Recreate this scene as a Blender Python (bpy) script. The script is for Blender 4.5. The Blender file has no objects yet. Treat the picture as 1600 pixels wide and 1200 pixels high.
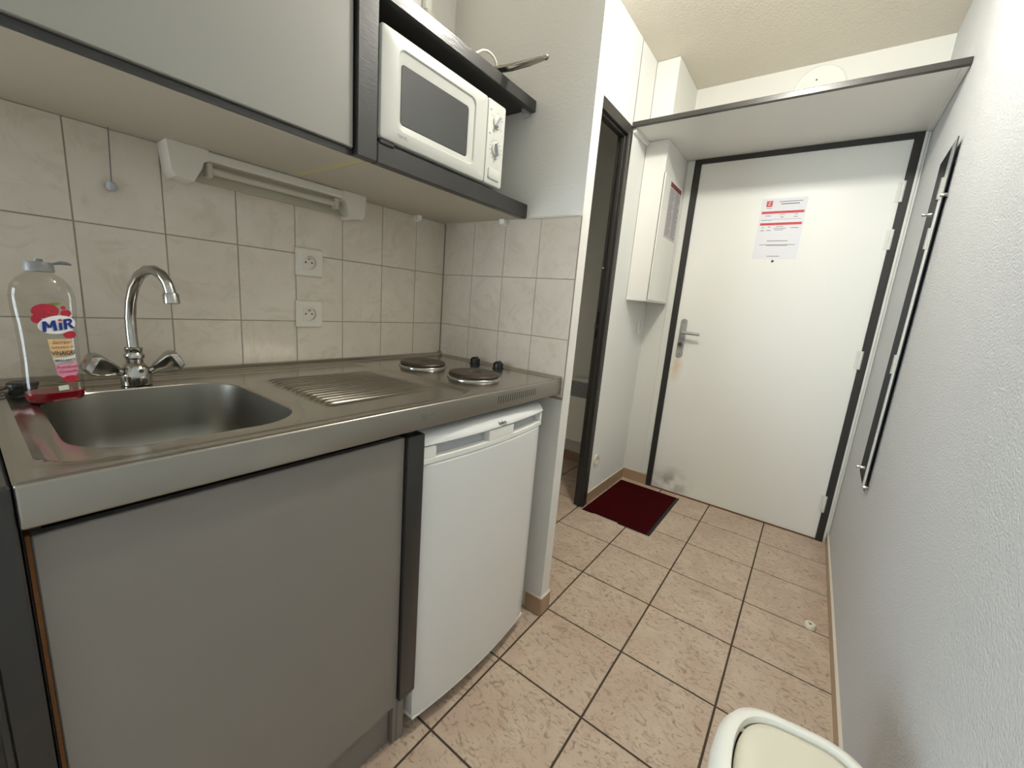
import bpy, bmesh, math, random
from mathutils import Vector, Matrix, Euler
random.seed(7)
C = bpy.context.scene.collection
S = bpy.context.scene

# ------------------------------------------------------------------ camera
cam_d = bpy.data.cameras.new('camera'); cam = bpy.data.objects.new('camera', cam_d); C.objects.link(cam)
cam.location = (1.26, -1.209, 1.1615)
cam.rotation_euler = (math.radians(78.8196), math.radians(-4.6956), math.radians(36.617))
cam_d.sensor_width = 36; cam_d.lens = 636.03 / 1600 * 36; cam_d.clip_start = 0.02
S.camera = cam
# ------------------------------------------------------------------ world, daylight, exposure
W = bpy.data.worlds.new('sky'); S.world = W; W.use_nodes = True
bg = W.node_tree.nodes['Background']; bg.inputs[0].default_value = (0.80, 0.90, 1.0, 1); bg.inputs[1].default_value = 14.0
pl = bpy.data.lights.new('window_daylight', 'AREA'); pl.shape = 'RECTANGLE'; pl.size = 1.9; pl.size_y = 2.1
pl.cycles.is_portal = True
po = bpy.data.objects.new('window_daylight', pl); C.objects.link(po)
po.location = (-0.75, -4.16, 1.15); po.rotation_euler = (math.radians(90), 0, 0)
S.view_settings.view_transform = 'Standard'; S.view_settings.look = 'None'
S.view_settings.gamma = 1.0; S.view_settings.use_curve_mapping = False
S.view_settings.exposure = 0.06
LAMP_POS = (0.99, 0.12, 2.36); LAMP_W = 40.0

# ------------------------------------------------------------------ helpers
def lin(c):
    return tuple((v/255/12.92 if v/255 <= .04045 else ((v/255+.055)/1.055)**2.4) for v in c)
def new_mat(name):
    m = bpy.data.materials.new(name); m.use_nodes = True
    return m, m.node_tree.nodes, m.node_tree.links, m.node_tree.nodes['Principled BSDF']
def mat(name, rgb, rough=.5, metal=0, spec=.5, bump=None, var=None, coat=0):
    """bump = (scale, strength, distance, stretch); var = (scale, amount)"""
    m, N, L, p = new_mat(name); c = lin(rgb)
    p.inputs['Base Color'].default_value = (*c, 1); p.inputs['Roughness'].default_value = rough
    p.inputs['Metallic'].default_value = metal; p.inputs['Specular IOR Level'].default_value = spec
    p.inputs['Coat Weight'].default_value = coat
    if bump or var: tc = N.new('ShaderNodeTexCoord')
    if bump:
        nz = N.new('ShaderNodeTexNoise'); nz.inputs['Scale'].default_value = bump[0]; nz.inputs['Detail'].default_value = 5
        mp = N.new('ShaderNodeMapping'); mp.inputs['Scale'].default_value = bump[3] if len(bump) > 3 else (1, 1, 1)
        bp = N.new('ShaderNodeBump'); bp.inputs['Strength'].default_value = bump[1]; bp.inputs['Distance'].default_value = bump[2]
        L.new(tc.outputs['Object'], mp.inputs[0]); L.new(mp.outputs[0], nz.inputs['Vector'])
        L.new(nz.outputs['Fac'], bp.inputs['Height']); L.new(bp.outputs[0], p.inputs['Normal'])
    if var:
        nv = N.new('ShaderNodeTexNoise'); nv.inputs['Scale'].default_value = var[0]; nv.inputs['Detail'].default_value = 4
        mx = N.new('ShaderNodeMix'); mx.data_type = 'RGBA'
        mx.inputs[6].default_value = (*[v*(1-var[1]) for v in c], 1); mx.inputs[7].default_value = (*[min(1, v*(1+var[1])) for v in c], 1)
        L.new(tc.outputs['Object'], nv.inputs['Vector']); L.new(nv.outputs['Fac'], mx.inputs[0]); L.new(mx.outputs[2], p.inputs['Base Color'])
    return m

class B:
    def __init__(s): s.v = []; s.f = []
    def add(s, vs, fs):
        o = len(s.v); s.v += [tuple(v) for v in vs]; s.f += [tuple(i+o for i in f) for f in fs]; return s
    def box(s, x0, x1, y0, y1, z0, z1, bev=0, seg=2):
        if bev <= 0:
            vs = [(x, y, z) for x in (x0, x1) for y in (y0, y1) for z in (z0, z1)]
            return s.add(vs, [(0,1,3,2),(4,6,7,5),(0,4,5,1),(2,3,7,6),(0,2,6,4),(1,5,7,3)])
        bm = bmesh.new(); bmesh.ops.create_cube(bm, size=1)
        for v in bm.verts:
            v.co = ((x0+x1)/2+v.co.x*(x1-x0), (y0+y1)/2+v.co.y*(y1-y0), (z0+z1)/2+v.co.z*(z1-z0))
        bmesh.ops.bevel(bm, geom=bm.edges[:], offset=bev, segments=seg, profile=.5, affect='EDGES')
        bm.verts.index_update(); s.add([v.co[:] for v in bm.verts], [[v.index for v in f.verts] for f in bm.faces]); bm.free(); return s
    def loops(s, ls, cap0=False, cap1=False, closed=True):
        n = len(ls[0]); vs = [p for l in ls for p in l]; fs = []
        for i in range(len(ls)-1):
            for j in range(n if closed else n-1):
                k = (j+1) % n; fs.append((i*n+j, i*n+k, (i+1)*n+k, (i+1)*n+j))
        if cap0: fs.append(tuple(reversed(range(n))))
        if cap1: fs.append(tuple((len(ls)-1)*n+j for j in range(n)))
        return s.add(vs, fs)
    def tube(s, path, r, n=12, caps=True):
        path = [Vector(p) for p in path]; rr = r if isinstance(r, (list, tuple)) else [r]*len(path)
        ls = []; up = None
        for i, p in enumerate(path):
            t = (path[min(i+1, len(path)-1)]-path[max(i-1, 0)]).normalized()
            if up is None: up = Vector((0, 0, 1)) if abs(t.z) < .9 else Vector((1, 0, 0))
            a = t.cross(up).normalized(); b = a.cross(t).normalized(); up = b
            ls.append([p+(a*math.cos(q)+b*math.sin(q))*rr[i] for q in [2*math.pi*j/n for j in range(n)]])
        return s.loops(ls, caps, caps)
    def lathe(s, prof, o=(0, 0, 0), axis=(0, 0, 1), n=32, cap0=True, cap1=True):
        ax = Vector(axis).normalized(); h = Vector((0, 0, 1)) if abs(ax.z) < .9 else Vector((1, 0, 0))
        a = h.cross(ax).normalized(); b = ax.cross(a); o = Vector(o)
        return s.loops([[o+ax*z+(a*math.cos(q)+b*math.sin(q))*r for q in [2*math.pi*j/n for j in range(n)]] for r, z in prof], cap0, cap1)
    def prism(s, poly, fn, d0, d1):
        return s.loops([[fn(u, v, d) for u, v in poly] for d in (d0, d1)], True, True)

WL = {}   # world offset of each parent
def mk(name, b, m, parent=None, smooth=False, sharp=35):
    vs = b.v
    if parent is not None:
        off = WL.get(parent.name, Vector((0, 0, 0)))
        if off.length: vs = [(x-off.x, y-off.y, z-off.z) for x, y, z in vs]
    me = bpy.data.meshes.new(name); me.from_pydata(vs, [], b.f); me.update()
    bm = bmesh.new(); bm.from_mesh(me); bmesh.ops.recalc_face_normals(bm, faces=bm.faces); bm.to_mesh(me); bm.free()
    if smooth:
        me.polygons.foreach_set('use_smooth', [True]*len(me.polygons)); me.set_sharp_from_angle(angle=math.radians(sharp))
    me.materials.append(m)
    o = bpy.data.objects.new(name, me); C.objects.link(o)
    if parent is not None:
        o.parent = parent; WL[o.name] = WL.get(parent.name, Vector((0, 0, 0)))
    return o
def tag(o, label, cat, group=None):
    o['label'] = label; o['category'] = cat
    if group: o['group'] = group
    return o
def thing(name, label, cat, loc, group=None):
    o = bpy.data.objects.new(name, None); C.objects.link(o); o.location = loc; WL[o.name] = Vector(loc); o.empty_display_size = .05
    return tag(o, label, cat, group)
def struct(name, b, m, label=None, smooth=False):
    o = mk(name, b, m, None, smooth); o['kind'] = 'structure'
    if label: o['label'] = label
    return o
def rrect(hw, hh, r, n=6, cx=0, cy=0):
    pts = []
    for sx, sy, a0 in ((1, 1, 0), (-1, 1, 90), (-1, -1, 180), (1, -1, 270)):
        for i in range(n+1):
            a = math.radians(a0+90*i/n); pts.append((cx+sx*(hw-r)+r*math.cos(a), cy+sy*(hh-r)+r*math.sin(a)))
    return pts
def YZ(x, pts): return [(x, y, z) for y, z in pts]
def XY(z, pts): return [(x, y, z) for x, y in pts]
def XZ(y, pts): return [(x, y, z) for x, z in pts]
def text_mesh(body, size, shear=0, bold=0):
    cu = bpy.data.curves.new('t', 'FONT'); cu.body = body; cu.size = size; cu.align_x = 'CENTER'; cu.align_y = 'CENTER'; cu.shear = shear
    cu.offset = bold; cu.resolution_u = 3
    ob = bpy.data.objects.new('t', cu); C.objects.link(ob); bpy.context.view_layer.update()
    me = bpy.data.meshes.new_from_object(ob.evaluated_get(bpy.context.evaluated_depsgraph_get()))
    vs = [v.co[:2] for v in me.vertices]; fs = [tuple(p.vertices) for p in me.polygons]
    bpy.data.objects.remove(ob); bpy.data.curves.remove(cu); bpy.data.meshes.remove(me)
    return vs, fs
def lettering(name, body, size, fn, m, parent, shear=0, bold=0, sx=1):
    vs, fs = text_mesh(body, size, shear, bold)
    return mk(name, B().add([fn(u*sx, v) for u, v in vs], fs), m, parent)

# ------------------------------------------------------------------ materials
M = {}
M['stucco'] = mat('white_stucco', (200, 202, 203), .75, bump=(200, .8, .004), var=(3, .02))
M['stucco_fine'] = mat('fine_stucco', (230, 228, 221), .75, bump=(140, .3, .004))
M['paint'] = mat('white_paint', (224, 224, 217), .55, bump=(60, .06, .002))
M['hall'] = mat('hall_paint', (230, 231, 226), .7, bump=(150, .25, .004))
M['ceiling'] = mat('ceiling_paint', (214, 207, 194), .85, bump=(110, .5, .006), var=(2.5, .04))
M['lacquer'] = mat('dark_grey_lacquer', (46, 45, 43), .3, bump=(170, .14, .002, (1, .25, 1)))
M['frame'] = mat('dark_frame_paint', (44, 42, 39), .42, bump=(90, .06, .002))
M['laminate'] = mat('grey_laminate', (140, 139, 132), .5, bump=(900, .05, .0005))
M['laminate_low'] = mat('greige_laminate', (129, 124, 117), .5, bump=(900, .05, .0005))
M['underside'] = mat('beige_melamine', (186, 178, 162), .55, var=(6, .03))
M['melamine'] = mat('white_melamine', (232, 231, 225), .45)
M['raw'] = mat('raw_chipboard', (112, 72, 34), .9, bump=(300, .5, .002))
M['white'] = mat('white_plastic', (238, 238, 230), .32)
M['socket'] = mat('ivory_plastic', (218, 212, 198), .35)
M['mw'] = mat('microwave_white', (192, 193, 186), .3)
M['cream'] = mat('cream_plastic', (224, 221, 203), .4)
M['enamel'] = mat('white_enamel', (228, 229, 226), .2, coat=.3)
M['greyplastic'] = mat('pale_grey_plastic', (178, 180, 184), .4)
M['black'] = mat('black_plastic', (16, 16, 16), .35)
M['dark'] = mat('dark_gap', (10, 9, 8), .9)
M['steel'] = mat('brushed_steel', (186, 181, 172), .2, 1, bump=(260, .05, .0005, (1, .02, 1)), var=(7, .05))
M['steel_bowl'] = mat('satin_steel', (150, 147, 138), .36, 1, bump=(200, .05, .0006), var=(9, .12))
M['chrome'] = mat('chrome', (180, 178, 172), .13, 1)
M['iron'] = mat('cast_iron', (70, 62, 52), .45, .7, bump=(300, .1, .001))
M['alu'] = mat('satin_aluminium', (176, 176, 174), .45, .6)
M['grout_wall'] = mat('wall_grout', (150, 141, 126), .9)
M['grout_floor'] = mat('floor_grout', (74, 62, 48), .95, bump=(200, .3, .002))
M['baseboard'] = mat('baseboard_tile', (170, 142, 114), .35, var=(14, .1))
M['mortar'] = mat('mortar', (212, 203, 186), .9, bump=(150, .5, .004))
M['mat_red'] = mat('dark_red_pile', (62, 8, 12), 1, spec=.05, bump=(700, 1, .003), var=(500, .35))
M['rubber'] = mat('black_rubber', (26, 26, 26), .7)
M['mirror'] = mat('silver_mirror', (235, 238, 236), .015, 1)
M['paper'] = mat('paper', (232, 232, 236), .55)
M['red_print'] = mat('red_print', (205, 70, 78), .6)
M['grey_print'] = mat('grey_print', (120, 118, 118), .7)
M['darkred_print'] = mat('dark_red_print', (120, 52, 56), .7)
M['ink'] = mat('dark_ink', (40, 40, 44), .6)
M['glass_dark'] = mat('dark_window_glass', (66, 68, 66), .16, var=(5, .15))
M['door'] = mat('door_white', (240, 240, 234), .38, bump=(30, .03, .002), var=(2, .02))
def floor_tile_mat(name, c0, c1, vein, rough, scale, veinscale):
    m, N, L, p = new_mat(name)
    tc = N.new('ShaderNodeTexCoord'); oi = N.new('ShaderNodeObjectInfo')
    ml = N.new('ShaderNodeVectorMath'); ml.operation = 'MULTIPLY_ADD'; ml.inputs[1].default_value = (1, 1, 1)
    cb = N.new('ShaderNodeCombineXYZ'); mu = N.new('ShaderNodeMath'); mu.operation = 'MULTIPLY'; mu.inputs[1].default_value = 37
    L.new(oi.outputs['Random'], mu.inputs[0]); L.new(mu.outputs[0], cb.inputs[0]); L.new(mu.outputs[0], cb.inputs[1])
    L.new(tc.outputs['Object'], ml.inputs[0]); L.new(cb.outputs[0], ml.inputs[2])
    n1 = N.new('ShaderNodeTexNoise'); n1.inputs['Scale'].default_value = scale; n1.inputs['Detail'].default_value = 6; n1.inputs['Distortion'].default_value = 1.2
    n2 = N.new('ShaderNodeTexNoise'); n2.inputs['Scale'].default_value = veinscale; n2.inputs['Detail'].default_value = 8; n2.inputs['Roughness'].default_value = .7; n2.inputs['Distortion'].default_value = 2.5
    mpg = N.new('ShaderNodeMapping'); mpg.inputs['Rotation'].default_value = (0, 0, .9); mpg.inputs['Scale'].default_value = (.7, 1.25, 1) if rough > .3 else (1, 1, 1)
    L.new(ml.outputs[0], mpg.inputs[0]); L.new(mpg.outputs[0], n2.inputs['Vector']); L.new(ml.outputs[0], n1.inputs['Vector'])
    r1 = N.new('ShaderNodeValToRGB'); r1.color_ramp.elements[0].position = .35; r1.color_ramp.elements[1].position = .65
    r1.color_ramp.elements[0].color = (*lin(c0), 1); r1.color_ramp.elements[1].color = (*lin(c1), 1)
    r2 = N.new('ShaderNodeValToRGB'); e = r2.color_ramp.elements; e[0].position = .36; e[0].color = (1, 1, 1, 1); e[1].position = .49; e[1].color = (0, 0, 0, 1)
    mx = N.new('ShaderNodeMix'); mx.data_type = 'RGBA'; mx.inputs[7].default_value = (*lin(vein), 1)
    L.new(n1.outputs['Fac'], r1.inputs[0]); L.new(n2.outputs['Fac'], r2.inputs[0])
    ms = N.new('ShaderNodeMath'); ms.operation = 'MULTIPLY'; ms.inputs[1].default_value = .8
    L.new(r2.outputs[0], ms.inputs[0]); L.new(ms.outputs[0], mx.inputs[0]); L.new(r1.outputs[0], mx.inputs[6]); L.new(mx.outputs[2], p.inputs['Base Color'])
    bp = N.new('ShaderNodeBump'); bp.inputs['Strength'].default_value = .15; bp.inputs['Distance'].default_value = .002
    L.new(n2.outputs['Fac'], bp.inputs['Height']); L.new(bp.outputs[0], p.inputs['Normal'])
    p.inputs['Roughness'].default_value = rough
    return m
M['floor_tile'] = floor_tile_mat('marbled_floor_tile', (200, 183, 162), (188, 165, 147), (134, 110, 90), .36, 6, 30)
M['wall_tile'] = floor_tile_mat('marbled_wall_tile', (216, 207, 192), (211, 200, 184), (203, 191, 174), .2, 7, 9)
def clear_mat(name, tint, gloss=.06):
    m, N, L, p = new_mat(name); N.remove(p); out = N['Material Output']
    t = N.new('ShaderNodeBsdfTransparent'); t.inputs[0].default_value = (*tint, 1)
    g = N.new('ShaderNodeBsdfGlossy'); g.inputs['Roughness'].default_value = gloss
    f = N.new('ShaderNodeLayerWeight'); f.inputs[0].default_value = .12
    fm = N.new('ShaderNodeMath'); fm.operation = 'MULTIPLY_ADD'; fm.inputs[1].default_value = .28; fm.inputs[2].default_value = .025
    L.new(f.outputs['Facing'], fm.inputs[0])
    mx = N.new('ShaderNodeMixShader'); L.new(fm.outputs[0], mx.inputs[0]); L.new(t.outputs[0], mx.inputs[1]); L.new(g.outputs[0], mx.inputs[2])
    L.new(mx.outputs[0], out.inputs[0]); return m
M['clear'] = clear_mat('clear_plastic', (.88, .88, .85), .15)
M['pet'] = clear_mat('clear_bottle_plastic', (.9, .9, .87), .08)
M['liquid'] = mat('red_liquid', (124, 8, 26), .12)
M['cap'] = mat('grey_cap', (128, 128, 124), .4)
M['pane'] = clear_mat('window_glass', (.97, .98, .98), .0)

# ------------------------------------------------------------------ constants of the room (metres)
XR, YD, ZC, XE = 1.5244, 1.5464, 2.485, .328
T, XA, Y0 = .3043, .6132, .0559
W_, H_, Z1, YO, XO = .1494, .1977, 1.0564, .0035, .0083

# ------------------------------------------------------------------ structure
floor = struct('floor', B().box(-1.9, XR+.1, -4.3, 1.75, -.06, -.0018), M['grout_floor'], 'dark grouted floor under beige tiles')
struct('ceiling', B().box(-1.9, XR+.1, -4.3, 1.75, ZC, ZC+.08), M['ceiling'], 'rough beige-white ceiling')
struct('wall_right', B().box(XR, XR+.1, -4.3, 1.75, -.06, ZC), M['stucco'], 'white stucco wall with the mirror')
wl = struct('wall_left', B().box(-.1, -.005, -1.5, .06, -.06, ZC), M['stucco_fine'], 'wall behind the kitchenette')
struct('wall_partition', B().box(-.1, .607, .004, .057, -.06, ZC), M['stucco_fine'], 'grey-white partition wall end beside the worktop')
wp = bpy.data.objects['wall_partition']
struct('wall_hall', B().box(XE-.05, XE, .057, .10, -.06, ZC).box(XE-.05, XE, .10, .955, 2.09, ZC).box(XE-.05, XE, .95, YD+.1, -.06, ZC), M['hall'], 'white wall around the side doorway')
struct('wall_far', B().box(-1.0, .502, YD, YD+.1, -.06, ZC).box(.502, 1.503, YD, YD+.1, 2.09, ZC).box(1.503, XR, YD, YD+.1, -.06, ZC), M['paint'], 'white wall around the entrance door')
struct('wall_bathroom', B().box(-1.0, -.9, .057, YD+.1, -.06, ZC).box(-.9, -.1, .0, .057, -.06, ZC), M['stucco_fine'], 'dim wall of the side room')
struct('wall_rear', B().box(-1.9, -1.7, -4.3, -4.2, -.06, ZC).box(.2, XR, -4.3, -4.2, -.06, ZC).box(-1.7, .2, -4.3, -4.2, 2.2, ZC).box(-1.7, .2, -4.3, -4.2, -.06, .1), M['paint'])
struct('wall_room', B().box(-1.9, -1.8, -4.2, -1.5, -.06, ZC).box(-1.8, -.1, -1.5, -1.42, -.06, ZC), M['paint'])
win = struct('window_1', B().box(-1.7, -1.64, -4.28, -4.22, .1, 2.2).box(.14, .2, -4.28, -4.22, .1, 2.2).box(-1.64, .14, -4.28, -4.22, 2.14, 2.2).box(-1.64, .14, -4.28, -4.22, .1, .17).box(-.79, -.71, -4.28, -4.22, .17, 2.14), M['white'])
for x0, x1 in ((-1.64, -.79), (-.71, .14)):
    mk('pane', B().box(x0, x1, -4.252, -4.248, .17, 2.14), M['pane'], win)

# floor tiles, each a piece
G = .0031
tile_cache = {}
def tile_mesh(key, hx, hy, th, m, axis='z', bev=.0012):
    k = (key, round(hx, 4), round(hy, 4))
    if k not in tile_cache:
        a = [(-hx, -hy), (hx, -hy), (hx, hy), (-hx, hy)]; b_ = [(u*(1-bev/hx), v*(1-bev/hy)) for u, v in a]
        f = {'z': lambda u, v, d: (u, v, d), 'x': lambda u, v, d: (d, u, v), 'y': lambda u, v, d: (u, -d, v)}[axis]
        bb = B().loops([[f(u, v, -th) for u, v in a], [f(u, v, -bev) for u, v in a], [f(u, v, 0) for u, v in b_]], True, True)
        me = bpy.data.meshes.new(key); me.from_pydata(bb.v, [], bb.f); me.update()
        bm = bmesh.new(); bm.from_mesh(me); bmesh.ops.recalc_face_normals(bm, faces=bm.faces); bm.to_mesh(me); bm.free()
        me.materials.append(m); tile_cache[k] = me
    return tile_cache[k]
def place_tile(name, me, loc, parent, rot=None):
    o = bpy.data.objects.new(name, me); C.objects.link(o); o.parent = parent; o.location = loc
    if rot: o.rotation_euler = rot
    return o
for i in range(-4, 3):
    x0, x1 = XA+i*T, XA+(i+1)*T
    x0, x1 = max(x0, -.9), min(x1, XR-.003)
    for j in range(-14, 5):
        y0, y1 = Y0+j*T, min(Y0+(j+1)*T, YD+.005)
        if x1 < .02 and -1.45 < (y0+y1)/2 < .05: continue
        if y0 < .057 and y1 > .057 and x1 < .6 and x1 < .05: continue
        hx, hy = (x1-x0)/2-G, (y1-y0)/2-G
        place_tile('floor_tile', tile_mesh('floor_tile', hx, hy, .003, M['floor_tile']), ((x0+x1)/2, (y0+y1)/2, random.uniform(-.0006, 0)), floor)
# wall tiles: back wall and return
struct_g = mk('grout', B().box(-.006, -.0015, -1.42, .004, .85, 1.4509), M['grout_wall'], wl)
g2 = mk('grout', B().box(0, .607, .0015, .006, .85, 1.4509), M['grout_wall'], wp)
rows = [(Z1-H_, Z1), (Z1, Z1+H_), (Z1+H_, 1.4509)]
GW = .0011
for z0, z1 in rows:
    for k in range(10):
        y1 = YO-k*W_; y0 = y1-W_; y1 = min(y1, -.001); y0 = max(y0, -1.42)
        if y1-y0 < .03: continue
        place_tile('wall_tile', tile_mesh('wall_tile', (y1-y0)/2-GW, (z1-z0)/2-GW, .004, M['wall_tile'], 'x', .0009), (random.uniform(-.0005, .0003), (y0+y1)/2, (z0+z1)/2), wl)
    for k in range(4):
        x0 = XO+k*W_; x1 = x0+W_; x0 = max(.001, x0 if k else .001); x1 = min(x1, .606)
        place_tile('wall_tile', tile_mesh('wall_tile_return', (x1-x0)/2-GW, (z1-z0)/2-GW, .004, M['wall_tile'], 'y', .0009), ((x0+x1)/2, random.uniform(-.0003, .0005), (z0+z1)/2), wp)
mk('caulk', B().tube([(.01, -.002, 1.4515), (.606, -.002, 1.4515)], .0035, 6), M['mortar'], wp)

# baseboards: tile pieces with a mortar bead on top
def skirting(name, pieces, label, bead=.005):
    r = struct(name, B().add([], []), M['mortar'], label); r.data.materials.clear()
    bpy.data.objects.remove(r)
    b = B()
    for (x0, x1, y0, y1, h) in pieces:
        b.box(x0+(.001 if x1-x0 > y1-y0 else -.0), x1, y0, y1, h-.002, h+bead, .0008, 1)
    r = struct(name, b, M['mortar'], label)
    for (x0, x1, y0, y1, h) in pieces:
        if x1-x0 > y1-y0: x0, x1 = x0+.001, x1-.001
        else: y0, y1 = y0+.001, y1-.001
        mk('baseboard_tile', B().box(x0, x1, y0, y1, .0005, h, .001, 1), M['baseboard'], r)
    return r
skirting('baseboard_far', [(XE+.007, .502, 1.5385, YD+.001, .073)], 'beige tile baseboard left of the entrance door')
skirting('baseboard_hall', [(XE-.001, XE+.007, .957, 1.265, .073), (XE-.001, XE+.007, 1.265, 1.5385, .073)], 'beige tile baseboard behind the doormat')
skirting('baseboard_partition', [(.54, .6145, -.004, .0045, .073), (.606, .6145, .0045, .066, .073)], 'beige tile baseboard around the partition end')
skirting('baseboard_right', [(XR-.009, XR+.001, Y0+j*T, min(Y0+(j+1)*T, YD-.002), .055) for j in range(-6, 5)], 'low beige tile baseboard along the right wall', .0008)
skirting('baseboard_bathroom', [(-.88, XE-.07, 1.5385, YD+.001, .075)], 'beige tile baseboard in the dim side room')
# boxed duct above the shelf
struct('trim_1', B().box(XE, .4485, 1.17, YD, 2.112, ZC-.0015), M['paint'], 'white boxed duct in the ceiling corner')
mk('joint', B().box(XE+.0002, XE+.0022, 1.1685, 1.172, 2.1125, ZC-.002), M['grey_print'], bpy.data.objects['trim_1'])
struct('trim_2', B().box(1.503, 1.5135, 1.532, YD, .03, 2.0895, .001, 1).box(1.5135, XR-.001, 1.538, YD, .06, 2.0895, .001, 1), M['paint'], 'white trim between entrance door and right wall')
struct('trim_3', B().box(.462, .501, 1.5405, YD, .08, 2.0895, .001, 1), M['paint'], 'white trim left of the entrance door')

# ------------------------------------------------------------------ entrance door
d = struct('door_1', B().box(.5385, 1.470, 1.546, 1.59, .006, 2.067, .0015, 1), M['door'], 'white entrance door in a dark frame')
fr = mk('door_frame', B().box(.502, .5375, 1.5354, 1.60, 0, 2.0924, .0015, 1).box(1.4705, 1.5026, 1.5354, 1.60, 0, 2.0924, .0015, 1).box(.5375, 1.4705, 1.5354, 1.60, 2.068, 2.0924, .0015, 1), M['frame'], d)
fr['label'] = 'dark grey door frame'
mk('threshold', B().box(.5385, 1.4700, 1.5395, 1.60, -.001, .005, .001, 1), M['raw'], d)
for z in (1.834, 1.615, 1.022, .219):
    h = mk('hinge', B().lathe([(.0075, -.047), (.0078, -.045), (.0078, -.002), (.0068, -.001), (.0068, .001), (.0078, .002), (.0078, .045), (.0075, .047)], (1.472, 1.534, z), n=14), M['paint'], d, True)
    mk('hinge_leaf', B().box(1.452, 1.472, 1.5435, 1.5462, z-.045, z+.045), M['paint'], h)
hp = mk('handle_plate', B().loops([[(x, 1.546, z) for x, z in rrect(.0195, .123, .0194, 8, .5856, 1.034)], [(x, 1.5385, z) for x, z in rrect(.0195, .123, .0194, 8, .5856, 1.034)], [(x, 1.5365, z) for x, z in rrect(.0175, .121, .0174, 8, .5856, 1.034)]], True, True), M['alu'], d, True)
hp['label'] = 'brushed aluminium handle plate'
mk('lever', B().tube([(.5868, 1.540, 1.0725), (.5868, 1.505, 1.0725), (.5885, 1.495, 1.0725), (.594, 1.49, 1.0722), (.61, 1.489, 1.0715), (.65, 1.489, 1.07), (.697, 1.489, 1.0683)], [.0095, .0095, .0098, .0098, .0095, .0095, .0092], 14), M['alu'], hp, True)
mk('thumb_turn', B().lathe([(.0165, 0), (.0165, .006), (.0145, .008), (.0145, .018), (.012, .021)], (.5862, 1.537, .995), (0, -1, 0), 20), M['chrome'], hp, True)
for z in (1.135, .932): mk('screw', B().lathe([(.0035, 0), (.003, .001)], (.5856, 1.5368, z), (0, -1, 0), 10), M['iron'], hp)
mk('peephole', B().lathe([(.0065, 0), (.0065, .002), (.004, .003)], (.998, 1.5462, 1.512), (0, -1, 0), 16), M['ink'], d)
# smudges of grime at the foot of the leaf and by the lock come from the leaf's own material
m, N, L, p = M['door'], M['door'].node_tree.nodes, M['door'].node_tree.links, M['door'].node_tree.nodes['Principled BSDF']
src = p.inputs['Base Color'].links[0].from_socket
tc = N.new('ShaderNodeTexCoord')
def stain(center, rad, col, amt, src, sc=14):
    vm = N.new('ShaderNodeVectorMath'); vm.operation = 'SUBTRACT'; vm.inputs[1].default_value = center
    sc_ = N.new('ShaderNodeVectorMath'); sc_.operation = 'DIVIDE'; sc_.inputs[1].default_value = rad
    ln = N.new('ShaderNodeVectorMath'); ln.operation = 'LENGTH'
    mr = N.new('ShaderNodeMapRange'); mr.inputs[1].default_value = 1; mr.inputs[2].default_value = 0
    nz = N.new('ShaderNodeTexNoise'); nz.inputs['Scale'].default_value = sc; nz.inputs['Detail'].default_value = 6
    r = N.new('ShaderNodeMapRange'); r.inputs[1].default_value = .42; r.inputs[2].default_value = .66
    mu = N.new('ShaderNodeMath'); mu.operation = 'MULTIPLY'; mu2 = N.new('ShaderNodeMath'); mu2.operation = 'MULTIPLY'; mu2.inputs[1].default_value = amt
    mx = N.new('ShaderNodeMix'); mx.data_type = 'RGBA'; mx.inputs[7].default_value = (*lin(col), 1)
    L.new(tc.outputs['Object'], vm.inputs[0]); L.new(vm.outputs[0], sc_.inputs[0]); L.new(sc_.outputs[0], ln.inputs[0]); L.new(ln.outputs[1], mr.inputs[0])
    L.new(tc.outputs['Object'], nz.inputs['Vector']); L.new(nz.outputs['Fac'], r.inputs[0]); L.new(mr.outputs[0], mu.inputs[0]); L.new(r.outputs[0], mu.inputs[1])
    L.new(mu.outputs[0], mu2.inputs[0]); L.new(mu2.outputs[0], mx.inputs[0]); L.new(src, mx.inputs[6]); return mx.outputs[2]
s1 = stain((.66, 1.546, .06), (.16, .2, .13), (120, 112, 100), .8, src)
s2 = stain((.575, 1.546, .86), (.05, .2, .14), (214, 182, 124), .7, s1, 10)
L.new(s2, p.inputs['Base Color'])

# ------------------------------------------------------------------ side doorway frame (door_2) with strike plates
d2 = struct('door_2', B().box(XE-.054, XE+.006, .905, .955, 0, 2.0905, .002, 1).box(XE-.054, XE+.006, .10, .15, 0, 2.0905, .002, 1).box(XE-.054, XE+.006, .15, .905, 2.04, 2.0905, .002, 1)
            .box(XE-.030, XE-.010, .895, .906, 0, 2.041, .002, 1).box(XE-.030, XE-.010, .15, .896, 2.030, 2.041, .002, 1), M['frame'], 'dark grey frame of the open side doorway')
for z, h in ((1.12, .036), (1.035, .028)):
    mk('strike_slot', B().box(XE-.046, XE-.034, .9038, .9062, z-h, z+h), M['dark'], d2)
mk('strike_lip', B().box(XE-.056, XE-.050, .9015, .906, 1.06, 1.10), M['chrome'], d2)
mk('bolt', B().lathe([(.004, 0), (.004, .003)], (XE-.046, .9055, 1.39), (0, -1, 0), 10), M['white'], d2)
mk('frame_bead', B().tube([(XE+.004, .921, 0), (XE+.004, .921, 2.05)], .004, 6), M['frame'], d2)

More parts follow.
